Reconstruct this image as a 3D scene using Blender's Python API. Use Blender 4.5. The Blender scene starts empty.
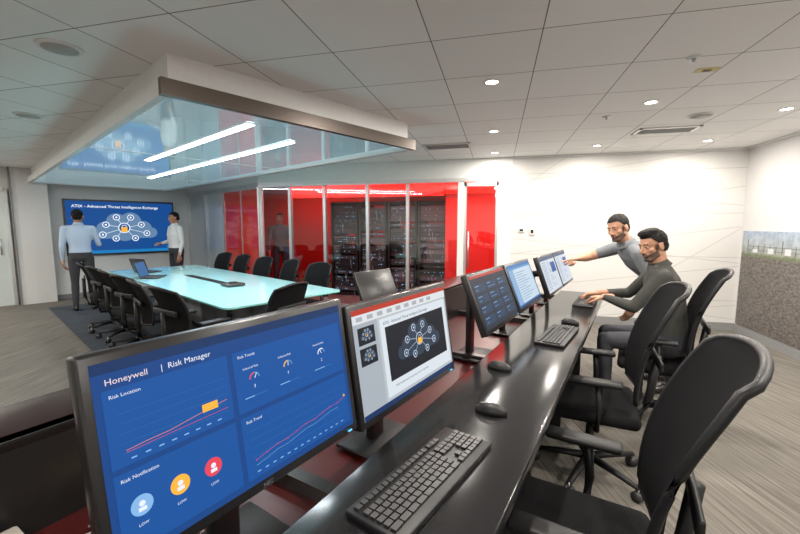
import bpy, bmesh, math, random
import numpy as np
from mathutils import Vector, Matrix, Euler
random.seed(4)
V=Vector
# ------------------------------------------------------------------ materials
MATS={}
def mat(name,col,rough=.5,metal=0.,emis=None,es=0.,spec=.5,noise=.06,nscale=40.,bump=0.,coat=0.):
    if name in MATS: return MATS[name]
    m=bpy.data.materials.new(name); m.use_nodes=True
    nt=m.node_tree; b=nt.nodes['Principled BSDF']
    b.inputs['Roughness'].default_value=rough; b.inputs['Metallic'].default_value=metal
    b.inputs['Specular IOR Level'].default_value=spec
    b.inputs['Coat Weight'].default_value=coat
    c=(*col,1)
    if noise>0:
        tc=nt.nodes.new('ShaderNodeTexCoord'); n=nt.nodes.new('ShaderNodeTexNoise'); n.inputs['Scale'].default_value=nscale
        nt.links.new(tc.outputs['Object'],n.inputs['Vector'])
        r=nt.nodes.new('ShaderNodeMix'); r.data_type='RGBA'
        r.inputs[6].default_value=tuple(max(0,x*(1-noise)) for x in col)+(1,)
        r.inputs[7].default_value=tuple(min(1,x*(1+noise)) for x in col)+(1,)
        nt.links.new(n.outputs['Fac'],r.inputs[0]); nt.links.new(r.outputs[2],b.inputs['Base Color'])
        if bump>0:
            bp=nt.nodes.new('ShaderNodeBump'); bp.inputs['Strength'].default_value=bump; bp.inputs['Distance'].default_value=.01
            nt.links.new(n.outputs['Fac'],bp.inputs['Height']); nt.links.new(bp.outputs['Normal'],b.inputs['Normal'])
    else: b.inputs['Base Color'].default_value=c
    if emis: 
        b.inputs['Emission Color'].default_value=(*emis,1); b.inputs['Emission Strength'].default_value=es
    MATS[name]=m; return m
def emat(name,col,s=1.0):
    if name in MATS: return MATS[name]
    m=bpy.data.materials.new(name); m.use_nodes=True; nt=m.node_tree
    b=nt.nodes['Principled BSDF']; b.inputs['Base Color'].default_value=(0.008,0.008,0.008,1); b.inputs['Roughness'].default_value=.45; b.inputs['Specular IOR Level'].default_value=.15
    b.inputs['Emission Color'].default_value=(*col,1); b.inputs['Emission Strength'].default_value=s
    MATS[name]=m; return m
# ------------------------------------------------------------------ mesh builder
class MB:
    def __init__(s): s.v=[];s.f=[];s.m=[];s.sm=[];s.mats=[]
    def mi(s,m):
        if m not in s.mats: s.mats.append(m)
        return s.mats.index(m)
    def add(s,vs,fs,m,smooth=False,M=None):
        o=len(s.v); k=s.mi(m)
        for p in vs:
            p=V(p); s.v.append(M@p if M else p)
        for f in fs: s.f.append([i+o for i in f]); s.m.append(k); s.sm.append(smooth)
    def box(s,c,sz,m,M=None,rot=None):
        x,y,z=[a/2 for a in sz]
        R=Matrix.Translation(c)@(rot.to_4x4() if rot else Matrix.Identity(4))
        if M: R=M@R
        vs=[(-x,-y,-z),(x,-y,-z),(x,y,-z),(-x,y,-z),(-x,-y,z),(x,-y,z),(x,y,z),(-x,y,z)]
        s.add(vs,[(0,3,2,1),(4,5,6,7),(0,1,5,4),(1,2,6,5),(2,3,7,6),(3,0,4,7)],m,False,R)
    def bb(s,x0,x1,y0,y1,z0,z1,m,M=None): s.box(((x0+x1)/2,(y0+y1)/2,(z0+z1)/2),(x1-x0,y1-y0,z1-z0),m,M)
    def rbox(s,c,sz,r,m,M=None,rot=None,seg=2):
        bm=bmesh.new(); bmesh.ops.create_cube(bm,size=1)
        for v in bm.verts: v.co=V((v.co.x*sz[0],v.co.y*sz[1],v.co.z*sz[2]))
        bmesh.ops.bevel(bm,geom=list(bm.edges),offset=r,segments=seg,profile=.5,affect='EDGES')
        R=Matrix.Translation(c)@(rot.to_4x4() if rot else Matrix.Identity(4))
        if M: R=M@R
        bm.verts.ensure_lookup_table()
        s.add([v.co.copy() for v in bm.verts],[[v.index for v in f.verts] for f in bm.faces],m,True,R); bm.free()
    def loft(s,rings,m,smooth=True,caps=True,M=None):
        n=len(rings[0]); vs=[p for r in rings for p in r]; fs=[]
        for i in range(len(rings)-1):
            for j in range(n):
                a=i*n+j;b=i*n+(j+1)%n; fs.append((a,b,b+n,a+n))
        if caps:
            fs.append(tuple(reversed(range(n)))); fs.append(tuple(range((len(rings)-1)*n,len(rings)*n)))
        s.add(vs,fs,m,smooth,M)
    def cyl(s,p0,p1,r0,r1,m,seg=16,M=None,smooth=True):
        p0=V(p0);p1=V(p1); d=(p1-p0).normalized(); q=d.to_track_quat('Z','Y').to_matrix()
        rr=[]
        for p,r in((p0,r0),(p1,r1)):
            rr.append([p+q@V((r*math.cos(t*2*math.pi/seg),r*math.sin(t*2*math.pi/seg),0)) for t in range(seg)])
        s.loft(rr,m,smooth,True,M)
    def capsule(s,p0,p1,r0,r1,m,seg=14,M=None,fl=1.0):
        p0=V(p0);p1=V(p1); dd=p1-p0
        d=dd.normalized() if dd.length>1e-6 else V((0,0,1)); q=d.to_track_quat('Z','Y').to_matrix()
        rr=[]
        for a in (-80,-55,-30,0):
            t=math.radians(a); rr.append((p0+d*r0*math.sin(t),r0*math.cos(t)))
        for a in (0,30,55,80):
            t=math.radians(a); rr.append((p1+d*r1*math.sin(t),r1*math.cos(t)))
        s.loft([[c+q@V((r*math.cos(t*2*math.pi/seg),r*math.sin(t*2*math.pi/seg),0)) for t in range(seg)] for c,r in rr],m,True,True,M)
    def ell(s,c,r,m,M=None,seg=20,rings=12):
        rr=[]
        for i in range(rings):
            t=math.radians(-88+176*i/(rings-1))
            rr.append([V(c)+V((r[0]*math.cos(t)*math.cos(j*2*math.pi/seg),r[1]*math.cos(t)*math.sin(j*2*math.pi/seg),r[2]*math.sin(t))) for j in range(seg)])
        s.loft(rr,m,True,True,M)
    def tube(s,pts,r,m,seg=8,M=None):
        pts=[V(p) for p in pts]; rr=[]
        for i,p in enumerate(pts):
            d=(pts[min(i+1,len(pts)-1)]-pts[max(i-1,0)]).normalized()
            if abs(d.z)<.95:
                x=d.cross(V((0,0,1))).normalized(); y=x.cross(d)
            else:
                x=V((1,0,0)); x=(x-d*x.dot(d)).normalized(); y=x.cross(d)
            rr.append([p+x*r*math.cos(t*2*math.pi/seg)-y*r*math.sin(t*2*math.pi/seg) for t in range(seg)])
        s.loft(rr,m,True,True,M)
    def obj(s,name,loc=(0,0,0),rz=0.):
        me=bpy.data.meshes.new(name); me.from_pydata([tuple(p) for p in s.v],[],s.f)
        for m in s.mats: me.materials.append(m)
        me.polygons.foreach_set('material_index',s.m); me.polygons.foreach_set('use_smooth',s.sm)
        me.update()
        o=bpy.data.objects.new(name,me); bpy.context.scene.collection.objects.link(o)
        o.location=loc; o.rotation_euler=(0,0,rz); return o
def dup(o,loc,rz):
    n=bpy.data.objects.new(o.name.split('.')[0],o.data); bpy.context.scene.collection.objects.link(n)
    n.location=loc; n.rotation_euler=(0,0,rz); return n
TXT={}
def text_mesh(body,bold=False):
    if body in TXT: return TXT[body]
    cu=bpy.data.curves.new('txt','FONT'); cu.body=body; cu.size=1; cu.resolution_u=2
    o=bpy.data.objects.new('txt',cu); bpy.context.scene.collection.objects.link(o)
    dg=bpy.context.evaluated_depsgraph_get(); me=bpy.data.meshes.new_from_object(o.evaluated_get(dg))
    r=([v.co.copy() for v in me.vertices],[list(p.vertices) for p in me.polygons])
    bpy.data.objects.remove(o); bpy.data.curves.remove(cu); bpy.data.meshes.remove(me); TXT[body]=r; return r
# ------------------------------------------------------------------ frames
H=1.5
AD=math.radians(73)           # console direction (room frame)
D=V((math.cos(AD),math.sin(AD),0)); Mx=V((-math.sin(AD),math.cos(AD),0))
def DK(d,m,z=0): return D*d+Mx*m+V((0,0,z))
AC=math.radians(152)
A=V((math.cos(AC),math.sin(AC),0)); B=V((math.sin(math.radians(28)),math.cos(math.radians(28)),0))
def C(a,b,z=0): return A*a+B*b+V((0,0,z))
CEIL=2.55; BY=6.44; RX=3.3
# ------------------------------------------------------------------ base materials
black_pl=mat('black_plastic',(.010,.010,.011),.45,spec=.28)
black_pl2=mat('charcoal_plastic',(.03,.03,.032),.45)
metal=mat('brushed_steel',(.5,.5,.5),.3,1.)
alum=mat('anodised_aluminium',(.62,.62,.62),.35,.8)
white_p=mat('white_painted_wall',(.66,.66,.65),.6,nscale=3,noise=.02)
white_t=mat('white_trim',(.70,.70,.69),.4)
grey_b=mat('grey_baseboard',(.22,.22,.22),.5)
fabric=mat('black_fabric',(.010,.010,.011),.95,bump=.4,nscale=400,spec=.08)
meshfab=mat('mesh_fabric',(.010,.010,.011),.9,bump=.6,nscale=600,spec=.06)
chrome=mat('chrome',(.6,.6,.6),.15,1.)

def stripe_mat(name,c1,c2,scale,rot):
    m=bpy.data.materials.new(name); m.use_nodes=True; nt=m.node_tree; b=nt.nodes['Principled BSDF']
    tc=nt.nodes.new('ShaderNodeTexCoord'); r0=nt.nodes.new('ShaderNodeMapping'); r0.inputs['Rotation'].default_value=(0,0,rot)
    mp=nt.nodes.new('ShaderNodeMapping'); mp.inputs['Scale'].default_value=(scale,1.4,1)
    n=nt.nodes.new('ShaderNodeTexNoise'); n.inputs['Scale'].default_value=1.; n.inputs['Detail'].default_value=4; n.inputs['Roughness'].default_value=.7
    cr=nt.nodes.new('ShaderNodeValToRGB'); cr.color_ramp.elements[0].position=.34; cr.color_ramp.elements[1].position=.66
    cr.color_ramp.elements[0].color=(*c1,1); cr.color_ramp.elements[1].color=(*c2,1)
    nt.links.new(tc.outputs['Object'],r0.inputs['Vector']); nt.links.new(r0.outputs[0],mp.inputs['Vector']); nt.links.new(mp.outputs[0],n.inputs['Vector']); nt.links.new(n.outputs['Fac'],cr.inputs[0]); nt.links.new(cr.outputs[0],b.inputs['Base Color'])
    b.inputs['Roughness'].default_value=.9; b.inputs['Specular IOR Level'].default_value=.2
    return m
floor_m=stripe_mat('linear_carpet',(.085,.076,.066),(.185,.172,.152),55,math.radians(-17))
rug_m=stripe_mat('dark_carpet',(.03,.036,.045),(.07,.08,.095),36,math.radians(28))

def ceil_mat():
    m=bpy.data.materials.new('ceiling_tiles'); m.use_nodes=True; nt=m.node_tree; b=nt.nodes['Principled BSDF']
    tc=nt.nodes.new('ShaderNodeTexCoord'); mp=nt.nodes.new('ShaderNodeMapping'); mp.inputs['Location'].default_value=(-.21+24.4,.1+24.4,0)
    br=nt.nodes.new('ShaderNodeTexBrick'); br.offset=0; br.squash=1
    br.inputs['Scale'].default_value=1; br.inputs['Brick Width'].default_value=.61; br.inputs['Row Height'].default_value=.61; br.inputs['Mortar Size'].default_value=.0035; br.inputs['Mortar Smooth'].default_value=.1
    br.inputs['Color1'].default_value=(.80,.79,.78,1); br.inputs['Color2'].default_value=(.84,.83,.82,1); br.inputs['Mortar'].default_value=(.16,.155,.15,1)
    nt.links.new(tc.outputs['Object'],mp.inputs['Vector']); nt.links.new(mp.outputs[0],br.inputs['Vector']); nt.links.new(br.outputs['Color'],b.inputs['Base Color'])
    b.inputs['Roughness'].default_value=.7; return m
def linewall_mat():
    m=bpy.data.materials.new('white_wall_etched_lines'); m.use_nodes=True; nt=m.node_tree; b=nt.nodes['Principled BSDF']
    tc=nt.nodes.new('ShaderNodeTexCoord')
    prev=None
    for ang,sp,off in((8,.55,.1),(-6,.8,.3),(35,2.2,.7),(0,.62,.2)):
        mp=nt.nodes.new('ShaderNodeMapping'); mp.inputs['Rotation'].default_value=(0,math.radians(ang),0); nt.links.new(tc.outputs['Object'],mp.inputs['Vector'])
        sx=nt.nodes.new('ShaderNodeSeparateXYZ'); nt.links.new(mp.outputs[0],sx.inputs[0])
        a=nt.nodes.new('ShaderNodeMath'); a.operation='ADD'; a.inputs[1].default_value=off+10*sp; nt.links.new(sx.outputs['Z'],a.inputs[0])
        mo=nt.nodes.new('ShaderNodeMath'); mo.operation='MODULO'; mo.inputs[1].default_value=sp; nt.links.new(a.outputs[0],mo.inputs[0])
        lt=nt.nodes.new('ShaderNodeMath'); lt.operation='LESS_THAN'; lt.inputs[1].default_value=.009; nt.links.new(mo.outputs[0],lt.inputs[0])
        if prev is None: prev=lt
        else:
            mx=nt.nodes.new('ShaderNodeMath'); mx.operation='MAXIMUM'; nt.links.new(prev.outputs[0],mx.inputs[0]); nt.links.new(lt.outputs[0],mx.inputs[1]); prev=mx
    mi=nt.nodes.new('ShaderNodeMix'); mi.data_type='RGBA'; mi.inputs[6].default_value=(.58,.57,.555,1); mi.inputs[7].default_value=(.42,.41,.395,1)
    nt.links.new(prev.outputs[0],mi.inputs[0]); nt.links.new(mi.outputs[2],b.inputs['Base Color']); b.inputs['Roughness'].default_value=.5
    return m
def glass_mat(name,tint=(.9,.93,.93),refl=1.0):
    m=bpy.data.materials.new(name); m.use_nodes=True; nt=m.node_tree; nt.nodes.remove(nt.nodes['Principled BSDF'])
    out=nt.nodes['Material Output']; t=nt.nodes.new('ShaderNodeBsdfTransparent'); t.inputs[0].default_value=(*tint,1)
    g=nt.nodes.new('ShaderNodeBsdfGlossy'); g.inputs['Roughness'].default_value=.01; g.inputs['Color'].default_value=(1,1,1,1)
    f=nt.nodes.new('ShaderNodeFresnel'); f.inputs['IOR'].default_value=1.5
    mu=nt.nodes.new('ShaderNodeMath'); mu.operation='MULTIPLY'; mu.inputs[1].default_value=refl; nt.links.new(f.outputs[0],mu.inputs[0])
    mx=nt.nodes.new('ShaderNodeMixShader'); nt.links.new(mu.outputs[0],mx.inputs[0]); nt.links.new(t.outputs[0],mx.inputs[1]); nt.links.new(g.outputs[0],mx.inputs[2]); nt.links.new(mx.outputs[0],out.inputs[0]); return m
glass=glass_mat('partition_glass',refl=1.5)
red_paint=mat('red_paint',(.80,.016,.010),.35,nscale=2)
red_glow=mat('red_bulkhead_added_glow',(.6,.02,.015),.3,emis=(1,.02,.01),es=.75)  # red bulkhead finish, its glow added as emission

# ------------------------------------------------------------------ room shell
b=MB(); b.bb(-13,RX+.15,-3,10.2,-.1,0,floor_m); b.obj('floor')
b=MB(); b.bb(-13,RX+.15,-3,10.2,CEIL,CEIL+.1,ceil_mat()); b.obj('ceiling')
b=MB(); b.bb(.2,RX+.15,BY,BY+.15,0,CEIL,linewall_mat()); b.obj('wall_back')
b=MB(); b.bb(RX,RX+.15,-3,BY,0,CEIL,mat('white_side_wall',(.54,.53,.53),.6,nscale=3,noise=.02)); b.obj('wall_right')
b=MB(); b.bb(-13,RX+.15,-3.15,-3,0,CEIL,white_p); b.obj('wall_rear')
b=MB(); b.bb(-13.15,-13,-3,10.2,0,CEIL,white_p); b.obj('wall_left')
b=MB(); b.bb(10.3,10.45,-3.72,7.5,0,CEIL,white_p); b.obj('wall_screen',rz=AC)
b=MB(); b.bb(10.12,10.3,-1.12,-.62,0,CEIL,white_t); b.bb(10.1,10.3,-.62,-.60,0,CEIL,grey_b); b.obj('trim_1',rz=AC)
b=MB()
dg=mat('door_pale_green_grey',(.55,.6,.58),.3)
b.bb(10.25,10.3,-.52,.42,0,2.12,dg); b.bb(10.22,10.3,-.57,-.52,0,2.17,alum); b.bb(10.22,10.3,.42,.47,0,2.17,alum); b.bb(10.22,10.3,-.57,.47,2.12,2.17,alum)
b.cyl((10.2,-.42,.95),(10.2,-.42,1.25),.012,.012,metal); b.obj('door_2',rz=AC)
b=MB(); b.bb(10.285,10.3,-3.67,-1.12,0,.1,grey_b); b.obj('baseboard_screen',rz=AC)
b=MB(); b.bb(.2,RX,BY-.015,BY,0,.11,grey_b); b.obj('baseboard_back')
b=MB(); b.bb(RX-.015,RX,-3,BY-.015,0,.11,grey_b); b.obj('baseboard_right')
b=MB(); b.bb(.2,RX,BY-.03,BY,CEIL-.025,CEIL,white_t); b.bb(RX-.03,RX,-3,BY-.03,CEIL-.025,CEIL,white_t); b.obj('trim_2')
b=MB(); b.add([C(1.9,.9,.004),C(9.4,.9,.004),C(9.4,3.6,.004),C(6.9,3.6,.004),(-1.6,6.3,.004),(-.6,3.2,.004)],[(0,5,4,3,2,1)],rug_m)
b.obj('carpet_conference_area')
b=MB(); b.bb(-4.3,.2,BY,BY+.12,2.25,CEIL,white_t); b.obj('wall_bulkhead_glass')
b=MB()
mull=[-4.3,-3.67,-2.99,-2.19,-1.48,-.59,.05]
b.bb(-4.3,.2,BY,BY+.08,2.19,2.25,alum); b.bb(-4.3,-.59,BY,BY+.08,0,.08,alum)
for x in mull: 
    w=.05 if x not in(-.59,.05) else .1
    b.bb(x-w/2,x+w/2,BY,BY+.08,0,2.2,alum if w<.1 else white_t)
b.bb(.09,.2,BY-.01,BY+.1,0,2.3,white_t)
for i in range(5): b.bb(mull[i]+.02,mull[i+1]-.02,BY+.035,BY+.045,.06,2.2,glass)
b.obj('window_1')
b=MB(); b.bb(-.54,.0,BY+.03,BY+.04,.03,2.17,glass)
for x in(-.52,-.02): b.bb(x-.02,x+.02,BY+.02,BY+.055,.0,2.18,alum)
b.bb(-.54,.0,BY+.02,BY+.055,2.12,2.18,alum); b.bb(-.54,.0,BY+.02,BY+.055,0,.1,alum)
b.cyl((-.46,BY-.04,.8),(-.46,BY-.04,1.4),.014,.014,metal); b.cyl((-.46,BY-.04,.85),(-.46,BY+.03,.85),.01,.01,metal); b.cyl((-.46,BY-.04,1.35),(-.46,BY+.03,1.35),.01,.01,metal)
b.obj('door_1')
b=MB(); ax=[6.82,8.35,9.3,10.3]
b.bb(6.82,10.3,-3.75,-3.67,2.17,2.27,alum); b.bb(6.82,10.3,-3.75,-3.67,0,.08,alum)
for a in ax: b.bb(a-.03,a+.03,-3.75,-3.67,0,2.2,alum)
b.bb(6.85,8.32,-3.72,-3.70,.08,2.17,mat('red_gloss_panel',(.50,.03,.02),.08))
pg=mat('frosted_grey_glass_panel',(.42,.44,.45),.15)
b.bb(8.38,9.27,-3.72,-3.71,.08,2.17,pg); b.bb(9.33,10.27,-3.72,-3.71,.08,2.17,pg)
b.bb(7.55,7.58,-3.7,-3.69,.08,2.17,alum)
b.obj('window_2',rz=AC)
b=MB(); b.bb(6.82,10.3,-3.75,-3.67,2.27,CEIL,white_t); b.obj('wall_bulkhead_diagonal',rz=AC)
b=MB(); b.bb(-1.0,.35,7.7,7.8,0,CEIL,red_paint); b.obj('wall_red')
b=MB(); b.bb(.2,.3,BY+.15,7.7,0,CEIL,red_paint); b.obj('wall_server_side')
b=MB(); b.bb(-10,.4,9.9,10.0,0,CEIL,mat('dark_red_wall',(.45,.02,.015),.5)); b.obj('wall_server_back')
b=MB(); b.bb(-4.1,-1.0,7.35,7.5,2.05,2.4,red_glow); b.bb(-1.0,.2,7.6,7.69,2.1,2.3,red_glow); b.obj('trim_red_bulkhead')
rackm=mat('rack_black',(.012,.013,.016),.35); led=emat('rack_led_blue',(.3,.6,1),3); ledw=mat('patch_cable_grey',(.35,.38,.42),.5)
def rack():
    b=MB(); w=.6;d=.9;h=1.98
    for x in(-w/2+.02,w/2-.02):
        for y in(.02,d-.02): b.bb(x-.02,x+.02,y-.02,y+.02,0,h,rackm)
    b.bb(-w/2,w/2,0,d,h-.04,h,rackm); b.bb(-w/2,w/2,0,d,.02,.06,rackm); b.bb(-w/2,-w/2+.01,.04,d-.04,.06,h-.04,rackm); b.bb(w/2-.01,w/2,.04,d-.04,.06,h-.04,rackm)
    z=.1
    while z<h-.12:
        hh=random.choice((.044,.088,.088,.13)); 
        b.bb(-.26,.26,.05+random.random()*.02,.75,z,z+hh-.006,random.choice((rackm,black_pl2,mat('server_face_grey',(.09,.095,.11),.4))))
        for k in range(random.randint(1,5)):
            x=random.uniform(-.22,.22); b.bb(x,x+.01,.04,.046,z+hh*.4,z+hh*.4+.008,led)
        if random.random()<.5:
            x=random.uniform(-.15,.2); b.tube([(x,.04,z+.02),(x+.02,.0,z),(x+.03,-.005,z-.15),(x+.05,.03,z-.2)],.006,ledw,6)
        z+=hh+random.choice((0,.0,.05))
    for x in(-.285,.285): b.bb(x-.012,x+.012,-.01,.0,.06,h-.04,rackm)
    return b
for i in range(4):
    rack().obj('server_rack',(-3.15+i*.63,7.75,0))
# ------------------------------------------------------------------ mural
def mural_mat():
    m=bpy.data.materials.new('landscape_mural_print'); m.use_nodes=True; nt=m.node_tree; b=nt.nodes['Principled BSDF']; L=nt.links
    tc=nt.nodes.new('ShaderNodeTexCoord'); sx=nt.nodes.new('ShaderNodeSeparateXYZ'); L.new(tc.outputs['Object'],sx.inputs[0])
    gm=nt.nodes.new('ShaderNodeMapping'); gm.inputs['Scale'].default_value=(1,.6,1.3); L.new(tc.outputs['Object'],gm.inputs['Vector'])
    vo=nt.nodes.new('ShaderNodeTexNoise'); vo.inputs['Scale'].default_value=34; vo.inputs['Detail'].default_value=8; vo.inputs['Roughness'].default_value=.75; L.new(gm.outputs[0],vo.inputs['Vector'])
    g=nt.nodes.new('ShaderNodeValToRGB'); g.color_ramp.elements[0].color=(.03,.027,.026,1); g.color_ramp.elements[0].position=.36; g.color_ramp.elements[1].color=(.21,.185,.165,1); g.color_ramp.elements[1].position=.66; L.new(vo.outputs['Fac'],g.inputs[0])
    r=nt.nodes.new('ShaderNodeValToRGB'); mr=nt.nodes.new('ShaderNodeMapRange'); mr.inputs['From Min'].default_value=1.06; mr.inputs['From Max'].default_value=1.42; L.new(sx.outputs['Z'],mr.inputs['Value']); L.new(mr.outputs[0],r.inputs[0])
    e=r.color_ramp.elements; e[0].color=(.13,.14,.09,1); e[0].position=0; e[1].color=(.27,.33,.42,1); e[1].position=1
    for p,c in((.12,(.11,.14,.07,1)),(.22,(.24,.25,.21,1)),(.5,(.30,.33,.35,1))):
        q=e.new(p); q.color=c
    mp=nt.nodes.new('ShaderNodeMapping'); mp.inputs['Scale'].default_value=(1,9,7); L.new(tc.outputs['Object'],mp.inputs['Vector'])
    n=nt.nodes.new('ShaderNodeTexNoise'); n.inputs['Scale'].default_value=2; n.inputs['Detail'].default_value=6; L.new(mp.outputs[0],n.inputs['Vector'])
    mm=nt.nodes.new('ShaderNodeMix'); mm.data_type='RGBA'; mm.blend_type='SOFT_LIGHT'; mm.inputs[0].default_value=.8; L.new(r.outputs[0],mm.inputs[6]); L.new(n.outputs['Fac'],mm.inputs[7])
    lt=nt.nodes.new('ShaderNodeMath'); lt.operation='LESS_THAN'; lt.inputs[1].default_value=1.08; L.new(sx.outputs['Z'],lt.inputs[0])
    mx=nt.nodes.new('ShaderNodeMix'); mx.data_type='RGBA'; L.new(lt.outputs[0],mx.inputs[0]); L.new(mm.outputs[2],mx.inputs[6]); L.new(g.outputs[0],mx.inputs[7]); L.new(mx.outputs[2],b.inputs['Base Color']); b.inputs['Roughness'].default_value=.5
    return m
b=MB(); b.bb(RX-.012,RX,1.4,BY-.06,.12,1.42,mural_mat())
st=mat('mural_structure_grey',(.12,.13,.14),.6); st2_=mat('mural_tank_white',(.5,.52,.54),.6)
for i in range(30):
    y=6.25-i*.11; h=random.uniform(.05,.18); b.bb(RX-.014,RX-.012,y-.005,y+.005,1.14,1.14+h,st)
for i in range(11):
    y=6.1-i*.3; b.bb(RX-.0145,RX-.012,y-.06,y+.04,1.14,1.14+random.uniform(.03,.08),st2_)
for z in(1.17,1.22): b.bb(RX-.014,RX-.012,3.0,6.25,z,z+.006,st)
b.obj('wall_mural')
# ------------------------------------------------------------------ soffit over the table
brown=mat('bronze_fascia',(.10,.078,.065),.35,.4)
sof_u=mat('stretch_ceiling_added_glow',(.62,.74,.77),.06,.6,noise=.02,emis=(.50,.80,.92),es=.22)  # glossy underside; the cool glow is added to brighten it
b=MB(); a0,a1,b0,b1=2.68,10.1,.85,3.22
b.bb(a0+.06,a1,-b1+.06,-b0-.06,2.33,CEIL,white_t)
b.bb(a0,a0+.05,-b1,-b0,2.28,2.38,brown); b.bb(a0+.05,a1,-b1,-b1+.05,2.28,2.38,alum); b.bb(a0+.05,a1,-b0-.05,-b0,2.28,2.38,white_t); b.bb(a1,a1+.02,-b1,-b0,2.28,2.38,white_t)
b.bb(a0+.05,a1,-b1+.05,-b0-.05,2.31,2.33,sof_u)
for a in(5.2,7.7): b.bb(a-.006,a+.006,-b1+.05,-b0-.05,2.306,2.311,alum)
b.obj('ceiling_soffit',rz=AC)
strip=emat('linear_bar_emissive',(.88,.96,1),14)
def light(name,kind,loc,energy,col,size=.15,rot=(0,0,0),parent=None,sy=None):
    l=bpy.data.lights.new(name,kind); l.energy=energy; l.color=col
    if kind=='AREA':
        l.shape='DISK' if sy is None else 'RECTANGLE'; l.size=size
        if sy: l.size_y=sy
    o=bpy.data.objects.new(name,l); bpy.context.scene.collection.objects.link(o); o.location=loc; o.rotation_euler=rot
    if parent:
        bpy.context.view_layer.update(); o.parent=parent; o.matrix_parent_inverse=parent.matrix_world.inverted()
    return o
for (x0,x1,bb_) in((3.05,5.7,1.6),(3.4,7.8,2.2)):  # emissive bars under the soffit, each with an area lamp added below
    b=MB(); b.bb(x0-.01,x1+.01,-bb_-.042,-bb_+.042,2.303,2.309,alum); b.bb(x0,x1,-bb_-.034,-bb_+.034,2.299,2.303,strip); o=b.obj('emissive_linear_bar',rz=AC)
    light('bar_lamp','AREA',tuple(C((x0+x1)/2,bb_,2.295)),34,(.86,.95,1),x1-x0,(0,0,AC),o,.06)
# ------------------------------------------------------------------ ceiling fixtures
lamp=emat('downlight_lens',(1,.95,.88),14)
DLS=[(-.07,1.4,38),(-.07,3.08,48),(-.07,4.65,46),(-.07,6.0,18),(1.25,5.8,24),(2.52,5.8,24),(2.52,4.42,40),(2.52,2.8,44),(2.52,1.2,36),(1.25,1.4,34),(1.25,3.9,40),(-.07,-1.2,48),(2.2,-1.2,44),(-2.4,-.8,48),(-5.2,1.2,50),(-7.4,2.6,58),(-4.2,-1.4,46),(-8.8,.8,55),(-9.0,3.6,50)]  # the ones behind the camera are added for fill
for x,y,e in DLS:
    b=MB(); seg=20; rr=[]
    for r,z in((.062,0),(.062,-.006),(.046,-.006),(.044,-.002)):
        rr.append([V((r*math.cos(t*2*math.pi/seg),r*math.sin(t*2*math.pi/seg),z)) for t in range(seg)])
    b.loft(rr,white_t,True,False)
    b.cyl((0,0,-.003),(0,0,-.001),.045,.045,lamp,20)
    o=b.obj('recessed_downlight',(x,y,CEIL))
    light('lamp','AREA',(x,y,CEIL-.012),e,(1,.93,.84),.09,parent=o)
for x,y in((-2.55,1.88),(-4.4,2.9),(1.87,4.47),(2.2,2.2)):
    b=MB(); b.cyl((0,0,-.012),(0,0,0),.105,.115,white_t,28)
    b.cyl((0,0,-.014),(0,0,-.011),.09,.09,mat('speaker_grille',(.45,.44,.43),.7,nscale=700,bump=.5),28); b.obj('ceiling_speaker',(x,y,CEIL))
for x,y,w,d in((1.78,5.05,.6,.3),(-.68,5.35,.62,.34),(-6.5,3.2,.6,.3)):
    b=MB(); b.bb(-w/2,w/2,-d/2,-d/2+.03,-.012,0,alum); b.bb(-w/2,w/2,d/2-.03,d/2,-.012,0,alum); b.bb(-w/2,-w/2+.03,-d/2,d/2,-.012,0,alum); b.bb(w/2-.03,w/2,-d/2,d/2,-.012,0,alum)
    b.bb(-w/2+.02,w/2-.02,-d/2+.02,d/2-.02,-.002,0,black_pl)
    for i in range(6):
        y_=-d/2+.045+i*(d-.09)/5; b.bb(-w/2+.03,w/2-.03,y_-.008,y_+.008,-.012,-.002,mat('vent_louver',(.3,.3,.3),.5))
    b.obj('air_vent',(x,y,CEIL))
for x,y in((1.17,2.95),(1.0,4.3)):
    b=MB(); b.cyl((0,0,-.01),(0,0,0),.035,.04,white_t,20); b.cyl((0,0,-.03),(0,0,-.01),.01,.012,metal,12); b.obj('fire_sprinkler',(x,y,CEIL))
b=MB(); b.box((0,0,-.003),(.13,.07,.006),mat('sign_plate_yellow',(.6,.5,.2),.5)); b.box((0,0,-.007),(.05,.03,.003),black_pl); b.obj('ceiling_sign_plate',(1.35,3.2,CEIL))
for x,z,w,h in((.36,1.42,.09,.07),(.52,1.40,.07,.11)):
    b=MB(); b.rbox((0,-.01,0),(w,.02,h),.005,white_t); b.box((0,-.021,.0),(w*.6,.003,h*.5),black_pl); b.obj('thermostat',(x,BY,z))
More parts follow.
